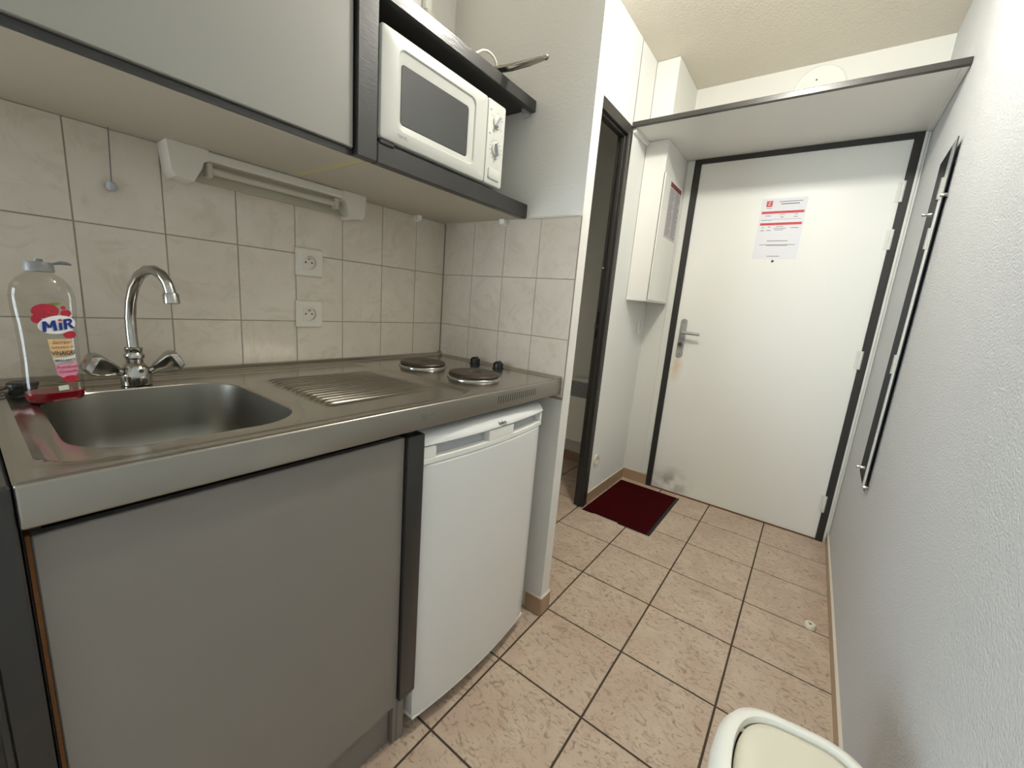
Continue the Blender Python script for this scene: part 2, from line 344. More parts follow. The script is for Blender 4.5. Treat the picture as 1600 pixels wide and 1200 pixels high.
# ------------------------------------------------------------------ overhead shelf above the entrance
sh = thing('overhead_shelf', 'long white shelf with dark front edge spanning above the entrance door', 'shelf', (.9, 1.24, 2.0915))
mk('shelf_board', B().box(XE, XR-.001, .962, YD, 2.0935, 2.1095), M['melamine'], sh)
e = mk('front_edge', B().box(XE+.0005, XR-.0005, .944, .962, 2.089, 2.1125, .0015, 1), M['lacquer'], sh); e['label'] = 'dark grey lacquered front edge'
mk('batten', B().box(XE, XE+.016, .966, 1.165, 2.071, 2.0935, .001, 1), M['melamine'], sh)
mk('batten', B().box(XR-.020, XR-.001, .966, 1.53, 2.088, 2.0935, .001, 1), M['melamine'], sh)
# round cover plate on the far wall
cp = thing('round_cover_plate', 'round white cover plate on the wall above the entrance shelf', 'cover', (1.051, YD, 2.36))
mk('plate', B().lathe([(.112, 0), (.112, .006), (.108, .009)], (1.051, YD+.0005, 2.358), (0, -1, 0), 48), M['hall'], cp)
mk('screw', B().lathe([(.004, 0), (.003, .001)], (1.035, YD-.009, 2.405), (0, -1, 0), 10), M['ink'], cp)

# ------------------------------------------------------------------ electrical cabinet under the shelf
ec = thing('electrical_cabinet', 'tall white electrical cabinet on the wall left of the entrance door', 'cabinet', (.39, 1.35, 1.243))
mk('carcass', B().box(XE, .4515, 1.168, 1.5385, 1.2435, 2.0925, .0012, 1), M['melamine'], ec)
dr = mk('cabinet_door', B().box(.452, .4595, 1.172, 1.515, 1.247, 1.925, .0015, 1), M['white'], ec)
mk('edge_strip', B().box(.4595, .4615, 1.172, 1.186, 1.247, 1.925), M['melamine'], dr)
mk('joint', B().box(XE+.0002, XE+.0020, 1.1668, 1.172, 1.245, 2.07), M['grey_print'], ec)
mk('joint', B().box(.4505, .4522, 1.1668, 1.1725, 1.247, 1.925), M['grey_print'], ec)
mk('base_rail', B().box(XE+.001, .4605, 1.166, 1.535, 1.2395, 1.2435), M['melamine'], ec)
ps = thing('printed_sheet', 'grey printed instruction sheet with red heading on the electrical cabinet', 'sheet', (.4606, 1.383, 1.61))
mk('paper_sheet', B().box(.4602, .4608, 1.275, 1.492, 1.611, 1.911), mat('grey_paper', (196, 192, 194), .6, var=(60, .12)), ps)
b = B()
for r in range(34):
    z = 1.872-r*.0075
    for c in range(2):
        y = 1.283+c*.105; b.box(.4608, .46095, y, y+random.uniform(.06, .098), z, z+.003)
mk('text_lines', b, M['grey_print'], ps)['kind'] = 'stuff'
mk('heading', B().box(.4608, .461, 1.278, 1.489, 1.884, 1.908), M['darkred_print'], ps)

# switch and low socket on the hall wall
sw = thing('door_chime_button', 'small white switch on the wall below the electrical cabinet', 'switch', (XE, 1.445, 1.078))
mk('base_plate', B().box(XE, XE+.010, 1.418, 1.472, 1.042, 1.116, .004, 2), M['white'], sw, True)
mk('rocker', B().box(XE+.009, XE+.0135, 1.431, 1.459, 1.055, 1.103, .002, 1), M['cream'], sw)
def socket(name, label, origin, ax, group=None, rnd=False, size=.0405):
    """ax: function (u, v, d) -> world, u across, v up, d out of the wall"""
    t = thing(name, label, 'socket', origin, group)
    P = lambda u, v, d: tuple(ax(u, v, d))
    o1 = rrect(size, size, size*.98 if rnd else .004, 8); o2 = rrect(size-.003, size-.003, (size-.003)*.98 if rnd else .003, 8); w = rrect(.0225, .0225, .0224 if rnd else .002, 8); c = rrect(.0195, .0195, .0194, 8)
    mk('face_plate', B().loops([[P(u, v, 0) for u, v in o1], [P(u, v, .006) for u, v in o1], [P(u, v, .009) for u, v in o2], [P(u, v, .009) for u, v in w]], False, False), M['socket'], t, True)
    ins = mk('insert', B().loops([[P(u, v, .009) for u, v in rrect(.0222, .0222, .0221 if rnd else .002, 8)], [P(u, v, .0095) for u, v in rrect(.0218, .0218, .0217 if rnd else .002, 8)], [P(u, v, .0095) for u, v in c], [P(u, v, .002) for u, v in rrect(.0185, .0185, .0184, 8)]], False, True), M['socket'], t, True)
    for u in (-.0095, .0095):
        mk('contact_hole', B().loops([[P(u+.0026*math.cos(q), .0+.0026*math.sin(q), dd) for q in [k*math.pi/5 for k in range(10)]] for dd in (.0018, .0024)], True, True), M['black'], ins)
    mk('earth_pin', B().loops([[P(.0024*math.cos(q)*s, .0105+.0024*math.sin(q)*s, dd) for q in [k*math.pi/5 for k in range(10)]] for dd, s in ((.0018, 1), (.0105, 1), (.012, .5))], True, True), M['alu'], ins)
    return t
socket('wall_socket', 'upper white wall socket on the kitchen tiles', (0, -.556, 1.232), lambda u, v, d: (.0005+d, -.556+u, 1.232+v), 'sockets on the kitchen tiles')
socket('wall_socket', 'lower white wall socket on the kitchen tiles', (0, -.558, 1.079), lambda u, v, d: (.0005+d, -.558+u, 1.079+v), 'sockets on the kitchen tiles')
socket('wall_socket', 'round white socket low on the wall behind the doormat', (XE, 1.032, .268), lambda u, v, d: (XE+d, 1.032+u, .268+v), None, True, .037)

# ------------------------------------------------------------------ notice on the entrance door
nt = thing('door_notice', 'white notice with red bands taped on the entrance door', 'notice', (1.0, 1.5455, 1.523))
X0, X1, ZB, ZT = .893, 1.105, 1.523, 1.844
mk('notice_sheet', B().box(X0, X1, 1.5449, 1.5457, ZB, ZT), M['paper'], nt)
PY0, PY1 = 1.5446, 1.5449
def pbar(name, u0, u1, v0, v1, m):
    return mk(name, B().box(X0+u0*(X1-X0), X0+u1*(X1-X0), PY0, PY1, ZT-v1*(ZT-ZB), ZT-v0*(ZT-ZB)), m, nt)
pbar('red_band', .04, .97, .205, .245, M['red_print']); pbar('red_band', .05, .97, .395, .435, M['red_print'])
lg = pbar('red_logo', .115, .25, .035, .13, M['red_print'])
lettering('logo_mark', 'Z', .024, lambda u, v: (X0+.182*(X1-X0)+u, PY0-.0001, ZT-.082*(ZT-ZB)+v), M['paper'], nt, sx=1.1)
b = B()
for u0, u1, v, h in ((.40, .90, .05, .010), (.44, .84, .085, .014), (.13, .25, .148, .008), (.14, .26, .275, .009), (.45, .58, .262, .006), (.48, .55, .30, .010), (.78, .85, .262, .008), (.77, .85, .30, .010), (.06, .30, .345, .009), (.30, .93, .338, .004),
                     (.10, .15, .465, .010), (.24, .30, .46, .010), (.42, .58, .455, .008), (.36, .65, .485, .008), (.40, .60, .51, .008), (.74, .92, .48, .009), (.08, .17, .515, .010), (.22, .32, .513, .010),
                     (.28, .74, .69, .010), (.12, .92, .755, .008), (.28, .75, .768, .008), (.34, .62, .945, .009)):
    b.box(X0+u0*(X1-X0), X0+u1*(X1-X0), PY0, PY1, ZT-(v+h)*(ZT-ZB), ZT-v*(ZT-ZB))
mk('text_lines', b, M['grey_print'], nt)['kind'] = 'stuff'

# ------------------------------------------------------------------ mirror on the right wall
mr = thing('wall_mirror', 'narrow frameless mirror with steel clips on the right wall', 'mirror', (XR, .885, .585))
TM = math.tan(math.radians(1.85))   # the near edge stands a little off the wall
def mslab(d0, d1, e=0): return B().add([(XR-.0012-(1.025-y)*TM-dd, y, z) for dd in (d0, d1) for y in (.742+e, 1.025-e) for z in (.585+e, 1.795-e)], [(0,1,3,2),(4,6,7,5),(0,4,5,1),(2,3,7,6),(0,2,6,4),(1,5,7,3)])
mk('mirror_pane', mslab(.0006, .0034), M['mirror'], mr)
mk('backing', mslab(-.0004, .0028, -.0004), M['ink'], mr)
for y in (.742, 1.025):
    for z in (.60, 1.62):
        s = -1 if y < .8 else 1
        mk('clip', B().lathe([(.0065, 0), (.0065, .018), (.0055, .0195)], (XR, y+s*.004, z), (-1, 0, 0), 16), M['chrome'], mr, True)

# ------------------------------------------------------------------ doormat
dm = thing('doormat', 'dark red doormat with black rubber edge at the entrance', 'doormat', (.545, 1.18, 0))
mk('rubber_base', B().prism([(.342, .883), (.407, .886), (.420, .894), (.560, .893), (.568, .882), (.746, .880), (.747, 1.481), (.346, 1.484)], lambda u, v, d: (u, v, d), .0006, .003), M['rubber'], dm)
mk('pile', B().prism([(.350, .889), (.407, .890), (.420, .898), (.560, .897), (.568, .886), (.728, .885), (.729, 1.472), (.352, 1.475)], lambda u, v, d: (u, v, d), .003, .0065), M['mat_red'], dm)
# door stop on the floor
ds = thing('door_stop', 'small round beige door stop on the floor by the right wall', 'door stop', (1.4542, .68, 0))
mk('stop_ring', B().lathe([(.019, 0), (.0195, .004), (.019, .014), (.0165, .018), (.010, .0185), (.009, .014)], (1.4542, .68, 0), n=28), M['cream'], ds, True)
mk('screw', B().lathe([(.005, 0), (.004, .0015)], (1.4542, .68, .0145), n=12), M['raw'], ds)

# ------------------------------------------------------------------ stainless worktop with sink and hotplates
YL = -1.1917
wt = thing('stainless_worktop', 'long stainless steel worktop with sink, drainer and two hotplates', 'worktop', (.3, -.6, .871))
def ss(a, b, x):
    t = max(0, min(1, (x-a)/(b-a))); return t*t*(3-2*t)
def rr_sdf(x, y, x0, x1, y0, y1, r):
    qx = abs(x-(x0+x1)/2)-(x1-x0)/2+r; qy = abs(y-(y0+y1)/2)-(y1-y0)/2+r
    return math.hypot(max(qx, 0), max(qy, 0))+min(max(qx, qy), 0)-r
def ztop(x, y):
    z = .9250
    z -= .006*(1-ss(-.012, .004, rr_sdf(x, y, .045, .565, -1.166, -.405, .055)))
    z += .0035*math.exp(-((rr_sdf(x, y, .045, .565, -1.166, -.405, .055)-.004)/.005)**2)*(1 if y < -1.10 else .35)
    z += .011*(1-ss(.008, .022, x)) + .007*(1-ss(.006, .02, -y))
    e = ss(-.775, -.745, y)*(1-ss(-.475, -.44, y))*ss(.165, .175, x)*(1-ss(.462, .472, x))
    z += e*.0034*(1+math.cos(2*math.pi*(x-.17)/.0213+math.pi))*(.6+.4*(1-ss(-.76, -.47, y)))
    return z
xs = [i*.5965/210 for i in range(211)]; ys = [YL+j*(-.0012-YL)/170 for j in range(171)]
HX0, HX1, HY0, HY1 = .102, .528, -1.150, -.808
def snap(a, l): return min(l, key=lambda v: abs(v-a))
HX0, HX1, HY0, HY1 = snap(HX0, xs), snap(HX1, xs), snap(HY0, ys), snap(HY1, ys)
vs = [(x, y, ztop(x, y)) for x in xs for y in ys]; fs = []
for i in range(210):
    for j in range(170):
        if HX0-1e-6 <= xs[i] and xs[i+1] <= HX1+1e-6 and HY0-1e-6 <= ys[j] and ys[j+1] <= HY1+1e-6: continue
        a = i*171+j; fs.append((a, a+171, a+172, a+1))
b = B().add(vs, fs)
ncor = 10; bx, by, bhx, bhy = .316, -.980, .198, .155
def rectloop(z, hw, hh, cx, cy):
    src = rrect(1, 1, .35, ncor); out = []
    for u, v in src:
        k = max(abs(u), abs(v)); out.append((cx+u/k*hw, cy+v/k*hh, z))
    return out
zf = .9190
b.loops([rectloop(zf, (HX1-HX0)/2, (HY1-HY0)/2, (HX0+HX1)/2, (HY0+HY1)/2), XY(zf, rrect(bhx+.006, bhy+.006, .096, ncor, bx, by)), XY(zf-.001, rrect(bhx+.002, bhy+.002, .094, ncor, bx, by)), XY(zf-.004, rrect(bhx, bhy, .092, ncor, bx, by))])
top = mk('worktop_sheet', b, M['steel'], wt, True, 40)
lp = [(zf-.003, .0), (zf-.02, .002), (zf-.09, .008), (zf-.125, .013), (zf-.143, .024), (zf-.150, .045), (zf-.153, .075)]
mk('sink_bowl', B().loops([XY(z, rrect(bhx-o, bhy-o, max(.02, .092-o*.6), ncor, bx, by)) for z, o in lp], False, True), M['steel_bowl'], wt, True, 60)
mk('sink_drain', B().lathe([(.032, .0), (.031, .003), (.022, .001), (.016, -.001)], (.30, -.985, .767), n=24), M['chrome'], wt, True)
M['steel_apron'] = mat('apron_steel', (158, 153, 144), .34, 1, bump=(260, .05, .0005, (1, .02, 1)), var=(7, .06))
ap = mk('front_apron', B().box(.586, .6005, YL, -.0015, .871, .9252, .004, 3), M['steel_apron'], wt, True)
mk('back_rail', B().box(.0, .04, YL, -.0015, .875, .912).box(.04, .586, YL, YL+.008, .871, .912), M['dark'], wt)
for k in range(18):
    y = -.347+k*.0108
    mk('vent_slot', B().box(.598, .6008, y-.0021, y+.0021, .8875+k*.00015, .9125, .0012, 1), M['dark'], ap)
lettering('lettering', 'Sp', .017, lambda u, v: (.6008, -.612+u, .9005+v), M['grey_print'], ap, sx=1.2)
lettering('lettering', 'am', .009, lambda u, v: (.6008, -.588+u, .903+v), M['grey_print'], ap, sx=1.3)
for cx, cy, r in ((.195, -.262, .077), (.428, -.258, .080)):
    h = mk('hotplate', B().lathe([(r-.001, .004), (r, .012), (r-.003, .0165), (r-.009, .018), (r-.018, .0177), (r*.30, .0165), (r*.27, .0145), (.008, .0145), (.004, .0135)], (cx, cy, .925), n=56), M['iron'], wt, True, 30)
    mk('steel_rim', B().lathe([(r+.004, -.002), (r+.0045, .0), (r+.0035, .004), (r+.0015, .006), (r-.002, .0062)], (cx, cy, .925), n=56, cap0=False, cap1=False), M['chrome'], h, True, 60)
for cx in (.245, .357):
    k = mk('hob_knob', B().lathe([(.022, 0), (.022, .002), (.0185, .003), (.0185, .017), (.0165, .022), (.009, .025)], (cx, -.048, .925), n=24), M['black'], wt, True)
    mk('pointer_ridge', B().box(cx-.0025, cx+.0025, -.063, -.033, .945, .9525, .001, 1), M['black'], k)

# ------------------------------------------------------------------ tap
tp = thing('kitchen_tap', 'chrome kitchen tap with swan neck and two faceted handles', 'tap', (.084, -.985, .925))
tx, ty = .084, -.985
mk('tap_body', B().lathe([(.026, -.004), (.0265, .006), (.026, .020), (.0235, .031), (.018, .039), (.0145, .043), (.0145, .052)], (tx, ty, .925), n=36), M['chrome'], tp, True)
mk('collar', B().lathe([(.0125, 0), (.017, .004), (.0175, .010), (.014, .016), (.0155, .019), (.0155, .026), (.012, .028)], (tx, ty, .975), n=30), M['chrome'], tp, True)
dx, dy = .954, .30
path = [(0, .995), (-.002, 1.03), (-.001, 1.065), (.006, 1.10), (.020, 1.132), (.041, 1.155), (.066, 1.167), (.090, 1.168), (.110, 1.160), (.124, 1.146), (.131, 1.130), (.134, 1.116)]
mk('spout', B().tube([(tx+a*dx, ty+a*dy, z) for a, z in path], .0098, 18), M['chrome'], tp, True)
mk('aerator', B().lathe([(.0115, 0), (.0135, .001), (.0135, .018), (.0118, .021)], (tx+.1345*dx, ty+.1345*dy, 1.1045), (-.12, -.03, 1), 22), M['chrome'], tp, True)
for s in (-1, 1):
    ax = Vector((.16, s*.86, .47)).normalized(); o = Vector((tx, ty+s*.012, .942))
    a = Vector((1, 0, 0)); a = (a-ax*a.dot(ax)).normalized(); c = ax.cross(a)
    def ring(dist, hw, r): return [o+ax*dist+a*u+c*v for u, v in rrect(hw, hw, r, 3)]
    mk('stem', B().lathe([(.0085, 0), (.0085, .03), (.0105, .032)], o, ax, 18), M['chrome'], tp, True)
    h = mk('handle', B().loops([ring(.022, .010, .006), ring(.030, .0125, .005), ring(.054, .0205, .005), ring(.064, .0215, .005), ring(.074, .016, .005), ring(.0755, .011, .004)], True, True), M['chrome'], tp, True, 25)
    mk('indicator', B().lathe([(.0045, 0), (.004, .0008)], o+ax*.0753, ax, 14), mat('red_dot', (150, 30, 28), .5) if s < 0 else mat('blue_dot', (40, 60, 140), .5), h)
mk('knurl', B().lathe([(.004, 0), (.004, .004), (.003, .005)], (tx+.022, ty+.004, .952), (1, .2, .35), 12), M['ink'], tp, True)

# ------------------------------------------------------------------ sink plug with chain
pg = thing('sink_plug', 'black rubber sink plug with bead chain behind the bottle', 'sink plug', (.076, -1.150, .925))
mk('stopper', B().lathe([(.017, 0), (.0185, .014), (.0205, .016), (.0205, .021), (.018, .023)], (.085, -1.146, ztop(.085, -1.146)+.0006), n=28), M['black'], pg, True)
b = B()
for k in range(46):
    q = 2*math.pi*k/46; x, y = .108+.034*math.sin(q), -1.160+.022*math.cos(q)-.008*math.sin(q)
    b.lathe([(.0004, -.002), (.0017, -.001), (.002, 0), (.0017, .001), (.0004, .002)], (x, y, ztop(x, y)+.0032+.004*max(0, math.cos(q))), n=6)
mk('bead_chain', b, M['iron'], pg, True)['kind'] = 'stuff'

# ------------------------------------------------------------------ washing-up liquid bottle
BX, BY, BZ = .168, -1.113, .9197
bt = thing('dish_soap_bottle', 'clear dish soap bottle with raspberry label and red liquid beside the sink', 'bottle', (BX, BY, BZ))
TH = math.radians(9)
prof = [(0, .030, .020), (.003, .036, .026), (.010, .0385, .0275), (.03, .0375, .027), (.07, .036, .0255), (.11, .036, .0255), (.14, .037, .026), (.165, .039, .027), (.188, .0395, .0265), (.205, .036, .024), (.217, .029, .020), (.2245, .020, .0155), (.228, .0135, .0135), (.232, .0125, .0125)]
def prof_at(h):
    for (h0, a0, b0), (h1, a1, b1) in zip(prof, prof[1:]):
        if h <= h1:
            t = (h-h0)/(h1-h0); return a0+(a1-a0)*t, b0+(b1-b0)*t
    return prof[-1][1:]
def bpt(u, v, z):
    return (BX+v*math.cos(TH)-u*math.sin(TH), BY+u*math.cos(TH)+v*math.sin(TH), BZ+z)
def sect(h, k=1.0, n=40):
    a, b_ = prof_at(h); e = 2.5 if h < .2 else 2.5-.5*(h-.2)/.032; out = []
    for i in range(n):
        q = 2*math.pi*i/n; cq, sq = math.cos(q), math.sin(q)
        out.append(bpt(a*k*math.copysign(abs(cq)**(2/e), cq), b_*k*math.copysign(abs(sq)**(2/e), sq), h))
    return out
hs = [0, .003, .01, .02, .03, .05, .07, .09, .11, .125, .14, .152, .165, .177, .188, .197, .205, .211, .217, .2245, .228, .232]
mk('bottle_shell', B().loops([sect(h) for h in hs], True, False), M['pet'], bt, True, 60)
mk('red_liquid', B().loops([sect(h, .965) for h in (.002, .006, .012, .0185)], True, True), M['liquid'], bt, True, 50)
cap = mk('bottle_cap', B().loops([[bpt(r*math.cos(q), r*math.sin(q), h) for q in [2*math.pi*i/28 for i in range(28)]] for r, h in ((.0175, .2285), (.0185, .230), (.0178, .2435), (.0165, .2455))], True, True), M['cap'], bt, True)
mk('cap_spout', B().loops([[bpt(r*math.cos(q), r*math.sin(q), h) for q in [2*math.pi*i/14 for i in range(14)]] for r, h in ((.006, .245), (.005, .2505))], False, True), M['cap'], cap, True)
mk('flip_lid', B().tube([bpt(.016, .002, .2435), bpt(.026, .002, .2465), bpt(.034, .002, .2465), bpt(.040, .002, .2445)], [.0015, .003, .003, .0012], 8), M['cap'], cap, True)
def surf(u, h, lift=.0005):
    a, b_ = prof_at(h); e = 2.5
    v = b_*max(0, 1-abs(min(u/a, .98))**e)**(1/e)
    return bpt(u, v+lift, h)
def decal(name, poly, m, lift, parent=bt):
    cx = sum(p[0] for p in poly)/len(poly); cy = sum(p[1] for p in poly)/len(poly); n = len(poly); ls = []
    for k in (1, .75, .5, .25, .02): ls.append([surf(cx+(u-cx)*k, cy+(v-cy)*k, lift) for u, v in poly])
    o = mk(name, B().loops(ls, False, True), m, parent); return o
def ell(cx, cy, a, b_, n=28, rot=0):
    return [(cx+a*math.cos(q)*math.cos(rot)-b_*math.sin(q)*math.sin(rot), cy+a*math.cos(q)*math.sin(rot)+b_*math.sin(q)*math.cos(rot)) for q in [2*math.pi*i/n for i in range(n)]]
berry = mat('raspberry_print', (176, 32, 54), .45, var=(420, .6)); leafm = mat('leaf_print', (104, 128, 50), .5)
M['blue'] = mat('blue_print', (22, 46, 128), .4); M['labelwhite'] = mat('label_white', (240, 240, 240), .45)
LU = .003
lb = decal('label_oval', ell(LU+.004, .140, .0245, .0158, rot=.18), M['labelwhite'], .0008); lb['label'] = 'white oval brand label'
decal('raspberry', ell(LU-.009, .1635, .0165, .0125, rot=.1), berry, .0006); decal('raspberry', ell(LU-.0205, .150, .006, .0075), berry, .0006)
decal('raspberry', ell(LU+.0185, .1215, .0095, .0065), berry, .0009); decal('redcurrant', ell(LU+.016, .160, .0075, .006), berry, .0005); decal('redcurrant', ell(LU+.013, .1695, .0033, .0033, 14), berry, .0005)
decal('leaf', ell(LU+.002, .1755, .009, .0028, 16, .2), leafm, .0005)
def mir(u, v):   # letter plane -> bottle surface, slanted and rising like the print
    u += .12*v; return surf(LU+.0045+u*math.cos(.15)-v*math.sin(.15), .140+u*math.sin(.15)+v*math.cos(.15), .0024)
def strokes(qs):
    b_ = B()
    for q in qs:
        (a0, c0), (a1, c1), (a2, c2), (a3, c3) = q; vv = []
        for k in range(5):
            t = k/4; vv += [mir(a0+(a3-a0)*t, c0+(c3-c0)*t), mir(a1+(a2-a1)*t, c1+(c2-c1)*t)]
        b_.add(vv, [(2*k, 2*k+1, 2*k+3, 2*k+2) for k in range(4)])
    return b_
mk('letter_m', strokes([[(-.0205, -.0095), (-.0160, -.0095), (-.0155, .0085), (-.0195, .0085)], [(-.0195, .0085), (-.0150, .0085), (-.0095, -.0035), (-.0130, -.0035)], [(-.0130, -.0035), (-.0095, -.0035), (-.0035, .0085), (-.0080, .0085)], [(-.0070, -.0095), (-.0025, -.0095), (-.0035, .0085), (-.0080, .0085)]]), M['blue'], lb)
mk('letter_i', strokes([[(.0002, -.0095), (.0042, -.0095), (.0042, .0035), (.0002, .0035)]]), M['blue'], lb)
mk('letter_r', strokes([[(.0066, -.0095), (.0106, -.0095), (.0106, .0085), (.0066, .0085)], [(.0106, .0050), (.0106, .0085), (.0160, .0085), (.0150, .0050)], [(.0150, .0050), (.0160, .0085), (.0190, .0050), (.0155, .0038)], [(.0155, .0038), (.0190, .0050), (.0175, .0000), (.0148, .0014)], [(.0106, -.0022), (.0106, .0010), (.0150, .0016), (.0172, -.0008)], [(.0118, -.0015), (.0158, -.0015), (.0215, -.0095), (.0168, -.0095)]]), M['blue'], lb)
decal('red_dot', ell(LU+.0068, .1482, .0026, .0024, 14), M['red_print'], .0026)
tan = mat('tan_print', (226, 190, 140), .5); pink = mat('pink_print', (224, 140, 168), .5)
lb2 = decal('tan_label', [(LU-.011, .1145), (LU+.0185, .1145), (LU+.020, .084), (LU-.008, .082)], tan, .0006)
decal('grey_label', [(LU-.008, .0815), (LU+.022, .0835), (LU+.022, .0715), (LU-.006, .0695)], mat('grey_band', (205, 205, 205), .5), .0006)
decal('pink_label', [(LU-.006, .069), (LU+.0235, .071), (LU+.024, .056), (LU+.018, .045), (LU+.002, .045), (LU-.0045, .051)], pink, .0006)
decal('raspberry', ell(LU+.012, .042, .0115, .0065), berry, .0008)
for body, u, v, size, sh_, bo, sx in (('Secrets', .005, .109, .0078, .25, 0, 1), ('authentiques de', .006, .1005, .0060, .25, 0, .72), ('VINAIGRE', .0072, .0895, .0108, 0, .0001, .66), ('BRILLANCE', .008, .0765, .0052, 0, .0001, 1.02), ('Framboise', .0095, .0645, .0070, .3, 0, 1), ('Groseille', .0095, .0565, .0070, .3, 0, 1)):
    vs2, fs2 = text_mesh(body, size, sh_, bo)
    mk('lettering', B().add([surf(LU+u+a*sx, v+c, .0018) for a, c in vs2], fs2), M['ink'] if 'V' in body or 'B' in body else M['darkred_print'], lb2)
decal('eco_sticker', [(LU-.006, .031), (LU+.007, .032), (LU+.0075, .0235), (LU-.0055, .0225)], mat('pale_green', (206, 222, 200), .5), .0007)

# ------------------------------------------------------------------ sink base cabinet
bc = thing('sink_base_cabinet', 'greige sink base cabinet with one wide door under the worktop', 'cabinet', (.3, -.9, 0))
mk('side_panel', B().box(.02, .565, -.632, -.612, .001, .868), M['laminate_low'], bc)
mk('side_panel', B().box(.02, .556, -1.190, -1.174, .001, .868), M['laminate_low'], bc)
mk('base_shelf', B().box(.02, .55, -1.174, -.632, .13, .148), M['melamine'], bc)
mk('plinth', B().box(.537, .549, -1.19, -.648, .001, .142), M['laminate_low'], bc)
mk('top_rail', B().box(.545, .556, -1.174, -.632, .80, .868), M['dark'], bc)
cd = mk('cabinet_door', B().box(.563, .5805, -1.184, -.648, .142, .8535, .0015, 1), M['laminate_low'], bc)
mk('worn_edge', B().box(.5615, .5795, -1.1885, -1.1845, .142, .855), M['raw'], cd)
st = mk('dark_post', B().box(.558, .5905, -.6465, -.598, .155, .8555, .003, 2), M['lacquer'], bc, True); st['label'] = 'dark grey vertical post'
mk('leg_block', B().box(.545, .5635, -.645, -.6325, .001, .155), M['laminate_low'], bc)
# tall dark panel at the left end of the worktop
ep = thing('dark_end_panel', 'dark grey end panel at the left end of the worktop', 'panel', (.4, -1.23, 0))
mk('panel_board', B().box(.05, .598, -1.31, -1.1925, .001, .925, .003, 1), M['lacquer'], ep)
mk('front_bead', B().box(.597, .6015, -1.2225, -1.1935, .002, .925, .002, 1), M['lacquer'], ep)
mk('front_rib', B().tube([(.600, -1.2255, .002), (.600, -1.2255, .924)], .0035, 8), M['lacquer'], ep)

# ------------------------------------------------------------------ refrigerator
rf = thing('mini_fridge', 'white under-counter fridge with curved door and recessed grip', 'fridge', (.33, -.343, 0))
FY0, FY1 = -.5965, -.0875
def fx(y): t = (y-(FY0+FY1)/2)/((FY1-FY0)/2); return .586+.0185*(1-t*t)
def bulged(y0, y1, z0, z1, dep, n=14, inset=0, rc=.004):
    ls = []
    for z, o in ((z0, rc), (z0+rc, 0), (z1-rc, 0), (z1, rc)):
        l = [(fx(y0+(y1-y0)*i/n)-inset-o-(.006 if (i in (0, n) and rc > .002) else 0), y0+(y1-y0)*i/n+(o if i == 0 else -o if i == n else 0), z) for i in range(n+1)]
        l += [(fx((FY0+FY1)/2)-dep, y1, z), (fx((FY0+FY1)/2)-dep, y0, z)]; ls.append(l)
    return B().loops(ls, True, True)
mk('fridge_body', B().box(.06, .548, FY0+.004, FY1-.004, .03, .852, .004, 1), M['enamel'], rf)
fd = mk('fridge_door', bulged(FY0, FY1, .058, .7735, .055, 24), M['enamel'], rf, True, 40)
mk('bottom_trim', bulged(FY0, FY1, .048, .0575, .05, 24, .001, .002), M['white'], rf, True, 40)
gp = mk('grip_band', bulged(FY0, FY1, .7745, .790, .055, 24, 0, .002), M['white'], rf, True, 40)
mk('grip_recess', bulged(FY0+.003, FY1-.003, .789, .8195, .05, 24, .019, .001), M['greyplastic'], gp, True, 40)
for y0, y1 in ((FY0, -.562), (-.380, -.268), (-.101, FY1)):
    mk('grip_block', bulged(y0, y1, .789, .8185, .05, 6, 0, .002), M['white'], gp, True, 40)
# lid with rounded nose
n = 24; pr = [(.055, .8215), (.0, .8215), (-.002, .823), (-.002, .827), (.004, .836), (.013, .845), (.026, .852), (.055, .8555)]
mk('fridge_lid', B().loops([[(fx(FY0+(FY1-FY0)*i/n)-q, FY0+(FY1-FY0)*i/n, z) for q, z in pr] for i in range(n+1)], True, True), M['enamel'], rf, True, 50)
lettering('lettering', 'beko', .0155, lambda u, v: (fx(-.325)+.0022-max(0, (v+.0035))*.75, -.325+u, .8325+v*.8), M['ink'], rf, bold=.0003, sx=1.1)
mk('underline', B().box(fx(-.325)+.0018, fx(-.325)+.0026, -.331, -.307, .8245, .8258), M['ink'], rf)
for y in (FY0+.05, FY1-.05): mk('foot', B().lathe([(.018, 0), (.018, .03)], (.52, y, .001), n=16), M['black'], rf)
for y in (FY0+.05, FY1-.05): mk('foot', B().lathe([(.018, 0), (.018, .03)], (.12, y, .001), n=16), M['black'], rf)

# ------------------------------------------------------------------ wall cabinet and microwave shelf unit
wc = thing('wall_cabinet', 'grey laminate wall cabinet above the sink', 'cabinet', (.19, -1.1, 1.45))
mk('carcass', B().box(.0005, .365, -1.55, -.652, 1.4535, 2.15), M['underside'], wc)
mk('bottom_panel', B().box(.0005, .3715, -1.55, -.6125, 1.4500, 1.4534), M['underside'], wc)
mk('tape_residue', B().box(.08, .365, -.632, -.6135, 1.4497, 1.4501), mat('yellowed_tape', (196, 184, 140), .6), wc)
mk('carcass_edge', B().box(.3716, .3755, -1.55, -.652, 1.4505, 1.4635), M['lacquer'], wc)
mk('cabinet_door', B().box(.3665, .384, -1.55, -.6535, 1.4645, 2.145, .0015, 1), M['laminate'], wc)
ms = thing('microwave_shelf_unit', 'dark grey open shelf unit holding the microwave', 'shelf', (.19, -.3, 1.45))
mk('upright_post', B().box(.372, .3955, -.6505, -.600, 1.4505, 2.15, .002, 1), M['lacquer'], ms)
mk('side_panel', B().box(.0005, .3715, -.6505, -.602, 1.4536, 2.15), M['underside'], ms)
bs = mk('bottom_shelf', B().box(.0005, .3715, -.6110, -.001, 1.4502, 1.4532), M['underside'], ms); bs['label'] = 'beige shelf board'
